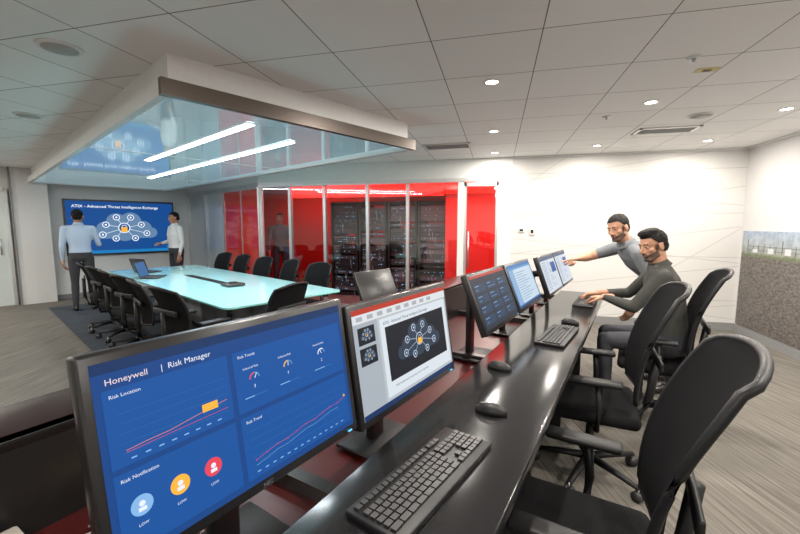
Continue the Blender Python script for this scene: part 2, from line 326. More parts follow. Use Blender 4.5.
# ------------------------------------------------------------------ screens
def em(n,c,s=1.): return emat('scr_'+n,c,s)
class Scr:
    def __init__(s,mb,W,Hh,M): s.b=mb;s.W=W;s.H=Hh;s.M=M
    def P(s,u,v,l): return V((u*s.W-s.W/2,-.0004*l,v*s.H))
    def rect(s,u0,v0,u1,v1,m,l=1): s.b.add([s.P(u0,v0,l),s.P(u1,v0,l),s.P(u1,v1,l),s.P(u0,v1,l)],[(0,1,2,3)],m,False,s.M)
    def disc(s,u,v,r,m,l=2,n=20,sq=1.):
        c=s.P(u,v,l); s.b.add([c+V((r*s.H*math.cos(t*2*math.pi/n),0,r*s.H*sq*math.sin(t*2*math.pi/n))) for t in range(n)],[tuple(range(n))],m,False,s.M)
    def line(s,pts,w,m,l=3):
        P=[s.P(u,v,l) for u,v in pts]
        for a,c in zip(P,P[1:]):
            d=(c-a); n=V((-d.z,0,d.x)).normalized()*w*s.H/2; s.b.add([a-n,c-n,c+n,a+n],[(0,1,2,3)],m,False,s.M)
    def ring(s,u,v,r,w,m,l=3,t0=0,t1=360):
        k=24; pts=[]; asp=s.H/s.W
        for i in range(k+1):
            t=math.radians(t0+(t1-t0)*i/k); pts.append((u+r*asp*math.cos(t),v+r*math.sin(t)))
        s.line(pts,w,m,l)
    def text(s,u,v,h,body,m,l=4,maxw=None):
        vs,fs=text_mesh(body); k=h*s.H
        if maxw and vs:
            wx=max(p.x for p in vs)
            if wx*k>maxw*s.W: k=maxw*s.W/wx
        o=s.P(u,v,l); s.b.add([o+V((p.x*k,0,p.y*k)) for p in vs],fs,m,False,s.M)
white=em('white',(.85,.9,1),1.)
def cloud(s,u0,v0,u1,v1,bg,cl,ic,l=2):
    s.rect(u0,v0,u1,v1,bg,l); w=u1-u0;h=v1-v0; k=h
    for a,c,r in((.3,.5,.2),(.42,.68,.22),(.58,.7,.23),(.72,.52,.2),(.5,.45,.24),(.2,.42,.13),(.82,.42,.13)):
        s.disc(u0+a*w,v0+c*h,r*k,cl,l+1)
    s.rect(u0+.2*w,v0+.28*h,u0+.82*w,v0+.5*h,cl,l+1)
    yl=em('amber',(1,.5,.05),1.)
    for a,c in((.3,.62),(.42,.8),(.58,.8),(.7,.62),(.26,.38),(.4,.28),(.62,.28),(.76,.4)):
        s.line([(u0+.5*w,v0+.54*h),(u0+a*w,v0+c*h)],.008*k*1.2,ic,l+2)
        s.disc(u0+a*w,v0+c*h,.075*k,ic,l+3); s.disc(u0+a*w,v0+c*h,.055*k,bg,l+4); s.disc(u0+a*w,v0+c*h,.025*k,ic,l+5)
    s.disc(u0+.5*w,v0+.54*h,.13*k,ic,l+3); s.disc(u0+.5*w,v0+.54*h,.11*k,bg,l+4)
    s.rect(u0+.465*w,v0+.44*h,u0+.535*w,v0+.56*h,yl,l+6); s.ring(u0+.5*w,v0+.56*h,.05*k,.014*k,ic,l+6,0,180)
def content(s,kind):
    if kind=='dash':
        bg=em('navy',(.002,.060,.26),.95); pn=em('panel_blue',(.002,.09,.37),.95); gr=em('grid',(.02,.19,.48),.9); rd=em('redline',(.85,.06,.10)); yl=em('amber',(1,.5,.05),1.); lt=em('ltblue',(.25,.5,.85))
        s.rect(0,0,1,1,bg,0); s.rect(0,.945,1,1,em('hdr',(.002,.03,.12)),1)
        s.text(.03,.885,.045,'Honeywell',em('logored',(.9,.75,.75)),3,.14); s.text(.18,.885,.045,'|  Risk Manager',white,3,.19)
        P=((.02,.47,.40,.86),(.42,.47,.98,.86),(.42,.04,.98,.44),(.02,.04,.40,.44))
        for p in P: s.rect(*p,pn,1)
        s.text(.035,.815,.026,'Risk Location',white); s.text(.44,.815,.026,'Risk Trends',white); s.text(.44,.395,.026,'Risk Trend',white); s.text(.035,.395,.026,'Risk Notification',white)
        for k in range(5): s.line([(.05,.53+k*.05),(.38,.53+k*.05)],.0018,gr,2); s.line([(.45,.12+k*.055),(.96,.12+k*.055)],.0018,gr,2)
        s.line([(.06,.545),(.12,.553),(.18,.556),(.25,.572),(.38,.60)],.0025,em('orange',(1,.28,.06))); s.rect(.29,.575,.345,.62,yl,3); s.line([(.06,.535),(.38,.55)],.002,rd)
        pts=[(.46+.05*i,.15+.009*i+.005*(i%3)) for i in range(10)]; s.line(pts+[(.96,.26)],.002,rd); s.line([(p[0],p[1]-.035) for p in pts],.002,lt)
        for p in pts: s.disc(p[0],p[1],.004,rd,4)
        s.disc(.955,.265,.010,yl,4)
        for i in range(14): s.rect(.46+.035*i,.07,.475+.035*i,.077,lt,3)
        for i in range(8): s.rect(.07+.038*i,.495,.085+.038*i,.502,lt,3)
        for i,x in enumerate((.50,.66,.85)):
            s.ring(x,.665,.035,.009,em('gauge',(.1,.3,.6)),3,0,180); s.ring(x,.665,.035,.009,(rd,yl,white)[i],4,90 if i<2 else 60,180)
            s.line([(x,.665),(x+.01-.008*i,.695)],.005,white,4); s.text(x-.045,.735,.02,'Industrial Risk',white); s.text(x-.008,.605,.03,str((3,7,2)[i]),white)
            s.rect(x-.05,.55,x+.05,.556,gr,3); s.rect(x-.05,.55,x-.01+.01*i,.556,lt,4)
        for x,m in((.08,lt),(.19,yl),(.30,rd)):
            s.disc(x,.25,.052,m,3,24); s.disc(x,.258,.015,white,4); s.rect(x-.011,.22,x+.011,.24,white,4); s.text(x-.016,.15,.02,'LOW',white)
    elif kind=='slide':
        s.rect(0,0,1,1,em('window',(.55,.6,.66),.9),0); s.rect(0,.95,1,1,em('pptred',(.55,.04,.02),.9),1); s.rect(0,.87,1,.95,em('ribbon',(.74,.77,.8),1.),1)
        for i in range(9): s.rect(.03+i*.09,.89,.08+i*.09,.93,em('ribbonicon',(.5,.54,.6),.8),2)
        s.rect(0,.05,.2,.87,em('pane',(.45,.5,.56),.9),1)
        for i in range(2): cloud(s,.03,.67-i*.19,.17,.83-i*.19,em('dark',(.006,.009,.018)),em('cloudgrey',(.05,.075,.12),.7),em('iconblue',(.5,.62,.8)),2)
        s.rect(.22,.08,.98,.85,em('slidebg',(.72,.78,.84),1.),1)
        s.text(.25,.785,.045,'ATIX - Advanced Threat Intelligence Exchange',em('ink',(.02,.04,.09)),3,.7)
        cloud(s,.26,.22,.94,.76,em('dark',(.006,.009,.018)),em('cloudgrey',(.05,.075,.12),.7),em('iconblue',(.5,.62,.8)),3)
        s.text(.3,.15,.035,'Risk monitored across every site in real time',em('ink',(.02,.04,.09)),3,.6)
        s.rect(0,0,1,.05,em('hdr',(.002,.03,.12)),2)
    elif kind=='dark':
        s.rect(0,0,1,1,em('navy2',(.006,.016,.04),.9),0); s.rect(0,.95,1,1,em('pptred',(.55,.04,.02),.9),1)
        for i in range(3):
            for j in range(4):
                s.rect(.04+i*.32,.08+j*.2,.32+i*.32,.23+j*.2,em('panel_dk',(.01,.045,.11),.9),1); s.rect(.06+i*.32,.195+j*.2,.16+i*.32,.205+j*.2,em('ltblue',(.25,.5,.85)),2)
                s.rect(.06+i*.32,.12+j*.2,(.12+.05*((i*j)%4))+i*.32,.135+j*.2,em('midblue',(.06,.2,.45)),2)
    elif kind=='win':
        s.rect(0,0,1,1,em('winblue',(.04,.2,.5),.9),0); s.rect(.03,.08,.97,.93,em('paper',(.55,.68,.8),1),1); s.rect(.03,.88,.97,.93,em('titlebar',(.1,.3,.6)),2)
        for j in range(12): s.rect(.24,.14+j*.058,.24+.3+.3*((j*7)%5)/5,.155+j*.058,em('ink2',(.2,.32,.5)),2)
        s.rect(.03,.08,.2,.88,em('side',(.25,.42,.65)),2); s.rect(0,0,1,.05,em('hdr',(.002,.03,.12)),2)
    elif kind=='list':
        s.rect(0,0,1,1,em('paper2',(.62,.68,.76),1),0); s.rect(0,.9,1,1,em('hdr2',(.05,.1,.2)),1)
        for j in range(14):
            s.rect(.04,.06+j*.058,.96,.062+j*.058,em('ink2',(.2,.32,.5)),1); s.rect(.06,.08+j*.058,.3,.095+j*.058,em('ink2',(.2,.32,.5)),1); s.rect(.4,.08+j*.058,.4+.4*((j*5)%7)/7,.095+j*.058,em('greyink',(.35,.4,.48)),1)
        s.rect(.6,.5,.92,.8,em('panel_blue',(.002,.09,.37),.95),3)
    elif kind=='big':
        s.rect(0,0,1,1,em('bigblue',(.006,.07,.28),1.),0); s.rect(0,.0,1,.12,em('bigblue2',(.01,.2,.5),1),1)
        s.text(.05,.88,.075,'ATIX - Advanced Threat Intelligence Exchange',em('white2',(.9,.95,1),1.3),3,.9)
        cloud(s,.08,.06,.92,.86,em('bigblue',(.006,.07,.28),1.),em('bigcloud',(.13,.24,.40),1.),em('iconwhite',(.8,.9,1),1.1),2)
bez=mat('monitor_bezel',(.012,.012,.013),.3)
def monitor(name,kind,d,m,zb,w=.55,h=.335,yaw=0,deskz=.76,tilt=9):
    b=MB(); T=Matrix.Translation((0,0,zb))@Matrix.Rotation(math.radians(-tilt),4,'X')
    b.rbox((0,.018,h/2),(w,.036,h),.005,bez,T)
    b.rbox((0,.045,h/2),(w*.6,.04,h*.6),.012,bez,T)
    T2=T@Matrix.Translation((0,-.0012,.021))
    s=Scr(b,w-.03,h-.037,T2); content(s,kind)
    b.add([V((p.x*.012-.012,-.0015,p.y*.012+.006)) for p in text_mesh('NEC')[0]], text_mesh('NEC')[1], em('badge',(.3,.3,.3),.5),False,T)
    b.box((w/2-.03,-.001,.008),(.012,.002,.003),em('pwr',(.1,.5,1),2),T)
    dy=h*.5*math.sin(math.radians(tilt))
    b.cyl((0,.05+dy,zb+h*.48),(0,.13+dy,zb+h*.42),.03,.025,black_pl)
    b.rbox((0,.145+dy,(zb+h*.5+deskz)/2),(.07,.03,zb+h*.5-deskz),.008,black_pl)
    b.rbox((0,.13+dy,deskz+.0065),(.24,.18,.012),.005,black_pl)
    return b.obj(name,DK(d,m,0),AD+math.radians(yaw))
monitor('computer_monitor','dash',.49,.60,.978,yaw=-3,h=.34)
monitor('computer_monitor','slide',1.055,.57,.957,yaw=-3)
monitor('computer_monitor','dark',2.07,.575,.965,w=.57,h=.315,yaw=-1,tilt=22)
monitor('computer_monitor','win',2.66,.56,.965,w=.57,h=.315,yaw=-1,tilt=22)
monitor('computer_monitor','list',3.31,.51,.965,w=.55,h=.315,yaw=-1,tilt=20)
monitor('computer_monitor','list',3.875,.50,.965,w=.55,h=.315,yaw=-1,tilt=20)
b=MB()
b.bb(-1.0,1.0,0,.06,-.02,1.14,bez); s=Scr(b,1.94,1.09,Matrix.Translation((0,-.002,.015))); content(s,'big')
b.obj('wall_display_screen',C(10.235,2.34,.885),AC-math.pi/2)
# ------------------------------------------------------------------ console
def granite_mat():
    m=bpy.data.materials.new('black_granite_top'); m.use_nodes=True; nt=m.node_tree; b=nt.nodes['Principled BSDF']
    tc=nt.nodes.new('ShaderNodeTexCoord'); n=nt.nodes.new('ShaderNodeTexVoronoi'); n.inputs['Scale'].default_value=420; nt.links.new(tc.outputs['Object'],n.inputs['Vector'])
    cr=nt.nodes.new('ShaderNodeValToRGB'); cr.color_ramp.elements[0].color=(.10,.095,.09,1); cr.color_ramp.elements[0].position=.02; cr.color_ramp.elements[1].color=(.011,.011,.012,1); cr.color_ramp.elements[1].position=.25
    nt.links.new(n.outputs['Distance'],cr.inputs[0]); nt.links.new(cr.outputs[0],b.inputs['Base Color']); b.inputs['Roughness'].default_value=.14; b.inputs['Specular IOR Level'].default_value=.35; return m
granite=granite_mat()
cab=mat('console_black_laminate',(.012,.012,.012),.3); shelf=mat('console_shelf_dark_red',(.045,.006,.006),.3)
b=MB(); E0,E1=-.7,4.2
b.rbox(((E0+E1)/2,.42,.82),(E1-E0,.40,.04),.008,granite)
b.bb(E0,E1,.25,.60,.79,.80,cab)
b.bb(E0,E1,.60,1.25,.72,.75,shelf)
b.bb(E0,E1,1.22,1.26,.0,1.0,cab); b.rbox(((E0+E1)/2,1.35,.985),(E1-E0,.26,.03),.006,mat('console_cap_dark_red',(.018,.008,.008),.25)); b.bb(E0,E1,1.42,1.46,0,.97,cab)
b.bb(E0,E1,.58,.60,.08,.79,cab)
for d in(E0+.02,.75,2.0,3.0,E1-.02): b.bb(d-.02,d+.02,.40,1.24,0,.79,cab)
b.bb(.5,E1,.606,.612,.765,.775,emat('red_led_strip',(1,.03,.02),6))
b.obj('control_console',rz=AD)
keym=mat('keycap_black',(.022,.022,.023),.5)
def keyboard():
    b=MB(); b.rbox((0,0,.009),(.46,.16,.016),.004,black_pl)
    rows=[(.058,15),(.03,15),(.011,14),(-.008,13),(-.027,13),(-.046,9)]
    for y,n in rows:
        x0=-.217; W=.295
        for i in range(n):
            w=W/n; b.box((x0+w*(i+.5),y,.02),(w-.004,.0145,.007),keym)
        for i in range(3): 
            if y in(.058,.03,.011) or y==-.046 or (y==-.027 and i==1): b.box((.096+i*.019,y,.02),(.0155,.0145,.007),keym)
        if y<.05:
            for i in range(4): b.box((.157+i*.019-.002,y,.02),(.0155,.0145,.007),keym)
    return b
k=keyboard().obj('computer_keyboard',DK(.86,.43,.84),AD-math.radians(5))
dup(k,DK(2.42,.36,.84),AD-.05); dup(k,DK(3.62,.33,.84),AD)
def mouse():
    b=MB(); rr=[]
    for i in range(9):
        t=i/8; y=-.055+.11*t; w=.031*math.sin(math.pi*min(.97,max(.06,t)))**.45; h=.034*math.sin(math.pi*(.12+.8*(1-t)))**.8+.004
        rr.append([V((w*math.cos(a),y,.001+max(0,h*math.sin(a)))) for a in [j*math.pi/8 for j in range(9)]]+[V((0,y,.001))])
    b.loft(rr,black_pl,True,True); b.box((0,.03,.033),(.006,.018,.006),black_pl2); return b
ms=mouse().obj('computer_mouse',DK(1.29,.40,.84),AD+.2,)
dup(ms,DK(2.78,.34,.84),AD); dup(ms,DK(1.72,.50,.84),AD)
b=MB(); yl=mat('yellow_connector',(.75,.5,.03),.45); cg=mat('cable_grey',(.3,.3,.3),.5)
for i in range(2): b.rbox((i*.032,0,.012),(.026,.05,.022),.004,yl); b.tube([(i*.032,.025,.012),(i*.032+.01,.08,.012),(i*.04-.03,.13,.008)],.003,cg)
b.obj('cable_connector',DK(.42,1.0,.75),AD+.5)
b=MB(); pts=[(0,0,.006),(.08,.05,.05),(.18,.05,.07),(.27,0,.04),(.33,-.05,.006)]; b.tube(pts,.005,cg); b.obj('power_cable',DK(.50,.85,.75),AD+1)
b=MB(); b.rbox((0,0,.03),(.12,.09,.06),.008,mat('junction_box_beige',(.36,.33,.29),.5)); b.bb(-.05,.05,-.047,-.043,.01,.05,black_pl); b.obj('junction_box',DK(.20,1.15,.75),AD)
b=MB(); R=Euler((math.radians(-25),0,0)).to_matrix()
b.rbox((0,0,.13),(.30,.02,.2),.005,bez,rot=R); b.cyl((0,.02,.0),(0,.02,.1),.015,.015,black_pl); b.rbox((0,.02,.006),(.14,.12,.012),.004,black_pl); b.obj('touch_panel',DK(1.95,1.34,1.0),AD+math.radians(-12))
# ------------------------------------------------------------------ chairs
def chair(bh=1.15,bw=.47,seatz=.50,rec=.16):
    b=MB(); fr=black_pl; z=seatz
    b.rbox((0,0,z-.02),(.49,.47,.08),.035,fabric,seg=3)
    b.rbox((0,-.0,z-.075),(.3,.3,.04),.015,fr)
    n=10;mz=12; z0=z+.08
    def bp(i,j,off):
        u=-1+2*i/n; t=j/mz; w=bw/2*(.86+.18*math.sin(math.pi*min(1,t*.62+.18)))*(1-.10*max(0,t-.8)*5*abs(u))
        zz=z0+(bh-z0)*t-(.03*u*u if j==mz else 0)+(.02*u*u if j==0 else 0)
        y=-.235-rec*t**1.4+.035*math.sin(t*math.pi)+.045*u*u
        return V((u*w,y+off,zz))
    vs=[bp(i,j,0) for j in range(mz+1) for i in range(n+1)]; K=len(vs); vs+=[bp(i,j,-.018) for j in range(mz+1) for i in range(n+1)]
    fs=[]
    for j in range(mz):
        for i in range(n):
            a=j*(n+1)+i; fs.append((a,a+n+1,a+n+2,a+1)); fs.append((a+K,a+K+1,a+K+n+2,a+K+n+1))
    b.add(vs,fs,meshfab,True)
    loop=[bp(0,j,-.009) for j in range(mz+1)]+[bp(i,mz,-.009) for i in range(1,n+1)]+[bp(n,j,-.009) for j in range(mz-1,-1,-1)]+[bp(i,0,-.009) for i in range(n-1,-1,-1)]
    b.tube(loop,.013,fr,8)
    b.tube([(0,-.05,z-.09),(0,-.25,z-.07),(0,-.29,z+.05),(0,-.255-rec*.35,z+.3)],.022,fr,10)
    b.rbox((0,-.245-rec*.33,z+.3),(bw*.85,.02,.05),.008,fr)
    for sx in(-1,1):
        b.tube([(sx*.2,-.0,z-.07),(sx*.285,-.02,z-.06),(sx*.29,-.03,z+.05),(sx*.28,-.02,z+.19)],.017,fr,8)
        b.rbox((sx*.278,.0,z+.20),(.075,.27,.028),.012,fr)
    b.cyl((0,0,.10),(0,0,z-.09),.026,.022,fr); b.cyl((0,0,.25),(0,0,z-.09),.016,.016,chrome)
    b.cyl((0,0,.075),(0,0,.125),.045,.035,fr)
    for k_ in range(5):
        t=k_*2*math.pi/5+.3; Rz=Matrix.Rotation(t,4,'Z')
        b.loft([[V((x,w*math.cos(q),zz+hh*math.sin(q))) for q in [j*2*math.pi/8 for j in range(8)]] for x,w,zz,hh in((.02,.028,.10,.022),(.18,.022,.09,.017),(.31,.016,.075,.012))],fr,True,True,Rz)
        b.cyl((.305,-.022,.03),(.305,-.006,.03),.03,.03,black_pl2,14,Rz); b.cyl((.305,.006,.03),(.305,.022,.03),.03,.03,black_pl2,14,Rz); b.cyl((.305,0,.03),(.305,0,.08),.008,.008,metal,8,Rz)
    return b
oc=chair(seatz=.47,bh=1.18,bw=.50,rec=.18).obj('office_chair',DK(1.32,.13),AD+math.radians(0))
dup(oc,DK(2.52,.17),AD+math.radians(6)); dup(oc,DK(3.56,-.17),AD+math.radians(0))
angB=math.radians(62)
cc=chair(bh=.98,bw=.45,seatz=.46,rec=.10).obj('conference_chair',C(3.72,1.36),angB-math.pi/2+.15)
for a,r in((4.35,-.1),(4.95,.2),(5.55,0),(6.2,.1),(6.85,-.15)): dup(cc,C(a,1.34),angB-math.pi/2+r)
for a,r in((4.35,.1),(5.1,-.1),(5.85,.05),(6.6,0),(7.3,.1)): dup(cc,C(a,2.95),angB+math.pi/2+r)
dup(cc,C(3.32,1.85),AC-math.pi/2+.3)
# ------------------------------------------------------------------ conference table
tglass=mat('frosted_cyan_glass',(.42,.80,.82),.14,noise=.02,coat=.5); tedge=mat('table_edge_glass_green',(.25,.6,.55),.1)
b=MB(); ta0,ta1,tb0,tb1=3.45,7.75,1.5,2.85
def rr_poly(z,inset=0):
    pts=[];r=.08
    for cx,cy,st in((ta1-r,-tb0-r,0),(ta0+r,-tb0-r,90),(ta0+r,-tb1+r,180),(ta1-r,-tb1+r,270)):
        for k_ in range(7):
            t=math.radians(st+k_*15); pts.append(V((cx+(r-inset)*math.cos(t),cy+(r-inset)*math.sin(t),z)))
    return pts
b.loft([rr_poly(.735,.004),rr_poly(.74),rr_poly(.755)],tedge,False,False)
b.add(rr_poly(.755),[tuple(range(28))],tglass); b.add(rr_poly(.735,.004),[tuple(reversed(range(28)))],tedge)
for a in(4.2,5.6,7.0):
    b.rbox((a,-2.175,.365),(.5,.35,.73),.02,mat('table_pedestal_grey',(.2,.21,.22),.4))
b.bb(3.7,7.5,-2.5,-1.85,.70,.735,alum)
b.bb(5.0,6.2,-2.23,-2.12,.7555,.758,black_pl)
b.obj('conference_table',rz=AC)
def laptop():
    b=MB(); b.rbox((0,0,.009),(.33,.23,.016),.004,black_pl2); b.bb(-.14,.14,-.0,.09,.017,.019,keym)
    R=Matrix.Translation((0,.115,.015))@Matrix.Rotation(math.radians(-18),4,'X'); b.rbox((0,0,.11),(.33,.008,.22),.003,black_pl2,R)
    s=Scr(b,.31,.2,R@Matrix.Translation((0,-.0045,.01))); s.rect(0,0,1,1,em('lapblue',(.05,.15,.35)),0); return b
l=laptop().obj('laptop_computer',C(7.1,1.9,.757),AC+.4); dup(l,C(6.3,1.75,.757),AC-.6)
b=MB(); b.rbox((0,0,.02),(.22,.22,.03),.012,black_pl2); b.cyl((0,0,.03),(0,0,.05),.05,.04,black_pl); b.obj('conference_phone',C(4.7,2.15,.757),AC)
# ------------------------------------------------------------------ people
def remesh(mb,vox,it=2):
    me=bpy.data.meshes.new('t'); me.from_pydata([tuple(p) for p in mb.v],[],mb.f)
    bm=bmesh.new(); bm.from_mesh(me); bmesh.ops.recalc_face_normals(bm,faces=bm.faces); bm.to_mesh(me); bm.free()
    o=bpy.data.objects.new('t',me); bpy.context.scene.collection.objects.link(o)
    md=o.modifiers.new('r','REMESH'); md.mode='VOXEL'; md.voxel_size=vox; md.adaptivity=0
    dg=bpy.context.evaluated_depsgraph_get(); m2=bpy.data.meshes.new_from_object(o.evaluated_get(dg))
    bm=bmesh.new(); bm.from_mesh(m2)
    for _ in range(it): bmesh.ops.smooth_vert(bm,verts=bm.verts,factor=.5,use_axis_x=True,use_axis_y=True,use_axis_z=True)
    bm.verts.ensure_lookup_table()
    vs=np.array([v.co[:] for v in bm.verts]); fs=[[v.index for v in f.verts] for f in bm.faces]; bm.free()
    bpy.data.objects.remove(o); bpy.data.meshes.remove(me); bpy.data.meshes.remove(m2)
    return vs,fs
def add_lab(out,vs,fs,labs,mats):
    o=len(out.v); out.v+= [V(p) for p in vs]
    for f,l in zip(fs,labs): out.f.append([i+o for i in f]); out.m.append(out.mi(mats[l])); out.sm.append(True)
def hand(out,w,fd,pn,side,pose,skin):
    b=MB(); fd=V(fd).normalized(); pn=V(pn); pn=(pn-fd*pn.dot(fd)).normalized(); sx=fd.cross(pn).normalized()*side
    w=V(w); sk=skin
    L=((.030,.046,.027,.020),(.010,.050,.030,.022),(-.010,.046,.028,.021),(-.029,.036,.022,.018))
    b.capsule(w-fd*.05,w+fd*.01,.027,.026,sk)
    for i,(o,l1,l2,l3) in enumerate(L):
        kn=w+sx*o*.95+fd*(.092-.004*abs(i-1)); b.capsule(w+sx*o*.55+fd*.012,kn,.015,.0125,sk,10)
        curl={'relax':(22,28,18),'flat':(8,12,8),'type':(30,35,20),'point':(4,6,4) if i==0 else (75,90,60),'fist':(70,85,60)}[pose]
        p=kn; ang=0
        for k_,(l_,c) in enumerate(zip((l1,l2,l3),curl)):
            ang+=math.radians(c); dv=fd*math.cos(ang)+pn*math.sin(ang)+sx*o*2.2*(1 if pose!='point' else .3)
            q=p+dv.normalized()*l_; b.capsule(p,q,.0092-.0008*k_,.0086-.001*k_,sk,8); p=q
    t0=w+sx*.022+fd*.02; t1=t0+(sx*.75+fd*.75+pn*.35).normalized()*.045; t2=t1+(sx*.35+fd*.9+pn*.35).normalized()*.033; t3=t2+(sx*.05+fd*1+pn*.35).normalized()*.027
    b.capsule(t0,t1,.016,.0125,sk,10); b.capsule(t1,t2,.0115,.010,sk,8); b.capsule(t2,t3,.010,.0085,sk,8)
    vs,fs=remesh(b,.0036,1); add_lab(out,vs,fs,[0]*len(fs),[skin])
def person(name,J,c,loc,rz,vox=.011,beard=False,hairstyle='short'):
    out=MB(); J={k:V(v) for k,v in J.items() if k not in('hl','hr')} | {k:J[k] for k in('hl','hr')}
    b=MB(); sk=c['skin']
    lat=(J['shR']-J['shL']).normalized(); lath=(J['hiR']-J['hiL']).normalized()
    def ring(p,w,d,ax,up):
        f=up.cross(ax).normalized(); N=20; r=[]
        for i in range(N):
            t=i*2*math.pi/N; cx,sy=math.cos(t),math.sin(t)
            r.append(p+ax*w*math.copysign(abs(cx)**.85,cx)+f*d*math.copysign(abs(sy)**.9,sy))
        return r
    pe,wa,ch,ne,he=J['pe'],J['wa'],J['ch'],J['ne'],J['he']; g=c.get('bulk',1.)
    u1=(wa-pe).normalized();u2=(ch-wa).normalized();u3=(ne-ch).normalized()
    b.loft([ring(pe-u1*.09,.12*g,.09*g,lath,u1),ring(pe-u1*.03,.165*g,.118*g,lath,u1),ring(pe.lerp(wa,.4),.16*g,.12*g,lath,u1),ring(wa,.15*g,.112*g,(lat+lath).normalized(),(u1+u2).normalized()),
            ring(wa.lerp(ch,.55),.162*g,.12*g,lat,u2),ring(ch,.175*g,.125*g,lat,(u2+u3).normalized()),ring(ch.lerp(ne,.5),.17*g,.108*g,lat,u3),ring(ch.lerp(ne,.85),.12*g,.08*g,lat,u3),ring(ne+u3*.02,.062,.062,lat,u3)],sk)
    nb=he-(he-ne)*.25; nd=(nb-ne).normalized()
    b.capsule(ne-u3*.03,nb,.055,.052,sk)
    LB=[(pe,wa,.15,'tr',((.42,'sh'),)),(wa,ch,.15,'sh',()),(ch,ne,.15,'sh',())]
    for S in'LR':
        sh,el,wr,hi,kn,an,to=[J[k_+S] for k_ in('sh','el','wr','hi','kn','an','to')]
        b.capsule(ne-u3*.045,sh,.052,.062,sk); b.capsule(sh,sh.lerp(el,.45),.063,.056,sk); b.capsule(sh.lerp(el,.45),el,.056,.043,sk)
        fa=el.lerp(wr,.3); b.capsule(el,fa,.044,.043,sk); b.capsule(fa,wr,.043,.028,sk)
        md=hi.lerp(kn,.4); b.capsule(hi,md,.092*g,.082*g,sk); b.capsule(md,kn,.082*g,.058,sk); cf=kn.lerp(an,.3); b.capsule(kn,cf,.058,.058,sk); b.capsule(cf,an,.058,.042,sk)
        dz=V((0,0,-.045)); f=(to-an); f.z=0; f.normalize(); hl=an-f*.035+dz
        b.capsule(hl,an+f*.08+V((0,0,-.04)),.038,.042,sk); b.capsule(an+f*.06+V((0,0,-.045)),to,.043,.03,sk)
        if c['sleeve']=='long': LB+=[(sh,el,.055,'sh',()),(el,wr,.036,'sh',((.97,'sk'),))]
        else: LB+=[(sh,el,.055,'sh',((.68,'sk'),)),(el,wr,.036,'sk',())]
        LB+=[(ne,sh,.06,'sh',()),(hi,kn,.08,'tr',()),(kn,an,.055,'tr',((.97,'so'),)),(hl,to,.038,'so',())]
    vs,fs=remesh(b,vox,3)
    cen=np.array([vs[f].mean(axis=0) for f in fs]); best=np.full(len(fs),1e9); lab=np.zeros(len(fs),int)
    names=['sk','sh','tr','so']; mats=[c['skin'],c['shirt'],c['trousers'],c['shoes']]
    for p0,p1,r,l0,spl in LB:
        p0=np.array(p0);p1=np.array(p1);dv=p1-p0; t=np.clip(((cen-p0)@dv)/(dv@dv),0,1); dd=np.linalg.norm(cen-(p0+t[:,None]*dv),axis=1)-r
        la=np.full(len(fs),names.index(l0))
        for th,l1 in spl: la[t>th]=names.index(l1)
        k_=dd<best; best[k_]=dd[k_]; lab[k_]=la[k_]
    rel=cen-np.array(ne); ta=rel@np.array(nd); ra=np.linalg.norm(rel-ta[:,None]*np.array(nd),axis=1)
    lab[(ta>.018)&(ra<.075)]=0
    add_lab(out,vs,fs,lab,mats)
    q=nd.to_track_quat('Z','Y').to_matrix()
    def cr(r,h): return [ne+nd*h+q@V((r*math.cos(t),r*math.sin(t),0)) for t in [k_*2*math.pi/20 for k_ in range(20)]]
    out.loft([cr(.088,-.004),cr(.078,.012),cr(.064,.040),cr(.060,.040),cr(.058,.02)],c['shirt'],True,False)
    fwd=J['hf'].normalized(); up=J['hu']; up=(up-fwd*up.dot(fwd)).normalized(); rt=fwd.cross(up)
    Mh=Matrix(((rt.x,fwd.x,up.x,he.x),(rt.y,fwd.y,up.y,he.y),(rt.z,fwd.z,up.z,he.z),(0,0,0,1)))
    h=MB()
    h.ell((0,-.012,.03),(.074,.094,.088),sk); h.ell((0,.025,-.035),(.058,.066,.075),sk); h.ell((0,.052,-.086),(.032,.032,.028),sk)
    h.capsule((-.034,.073,.027),(.034,.073,.027),.012,.012,sk); h.capsule((0,.083,.012),(0,.106,-.024),.008,.0115,sk); h.capsule((-.011,.095,-.03),(.011,.095,-.03),.0085,.0085,sk)
    h.capsule((-.018,.082,-.056),(.018,.082,-.056),.0085,.0085,sk)
    for s_ in(-1,1):
        h.ell((s_*.077,-.006,-.008),(.011,.021,.033),sk); h.ell((s_*.040,.052,-.02),(.022,.025,.022),sk); h.capsule((s_*.050,.0,-.06),(s_*.02,.06,-.09),.017,.02,sk)
    h.capsule((0,-.03,-.03),(0,-.03,-.12),.052,.050,sk)
    vs,fs=remesh(h,.0045,2); cen=np.array([vs[f].mean(axis=0) for f in fs]); x,y,z=cen.T
    if beard:
        bd=(z<-.050+.5*np.clip(np.abs(x)-.035,0,1))&(y>.01)&(z>-.122)&~((np.abs(x)<.021)&(np.abs(z+.057)<.007)&(y>.07))
        bd|=(np.abs(x)>.052)&(y>.012)&(y<.03)&(z<.02)&(z>-.08)
        bd|=(np.abs(x)<.026)&(y>.08)&(z<-.042)&(z>-.050)
    else: bd=np.zeros(len(x),bool)
    lips=(np.abs(x)<.021)&(np.abs(z+.057)<.007)&(y>.078)
    la=np.where(bd,2,np.where(lips,3,0))
    vs2=np.array([ (Mh@V(p))[:] for p in vs])
    add_lab(out,vs2,fs,la,[c['skin'],c['hair'],c['beardm'],c['lip']])
    h=MB(); h.ell((0,-.018,.040),(.081,.099,.090),sk)
    if hairstyle=='quiff': h.ell((0,.035,.106),(.052,.055,.032),sk); h.ell((0,.0,.11),(.060,.07,.03),sk)
    h.ell((0,-.05,-.005),(.066,.066,.07),sk)
    vs,fs=remesh(h,.005,1)
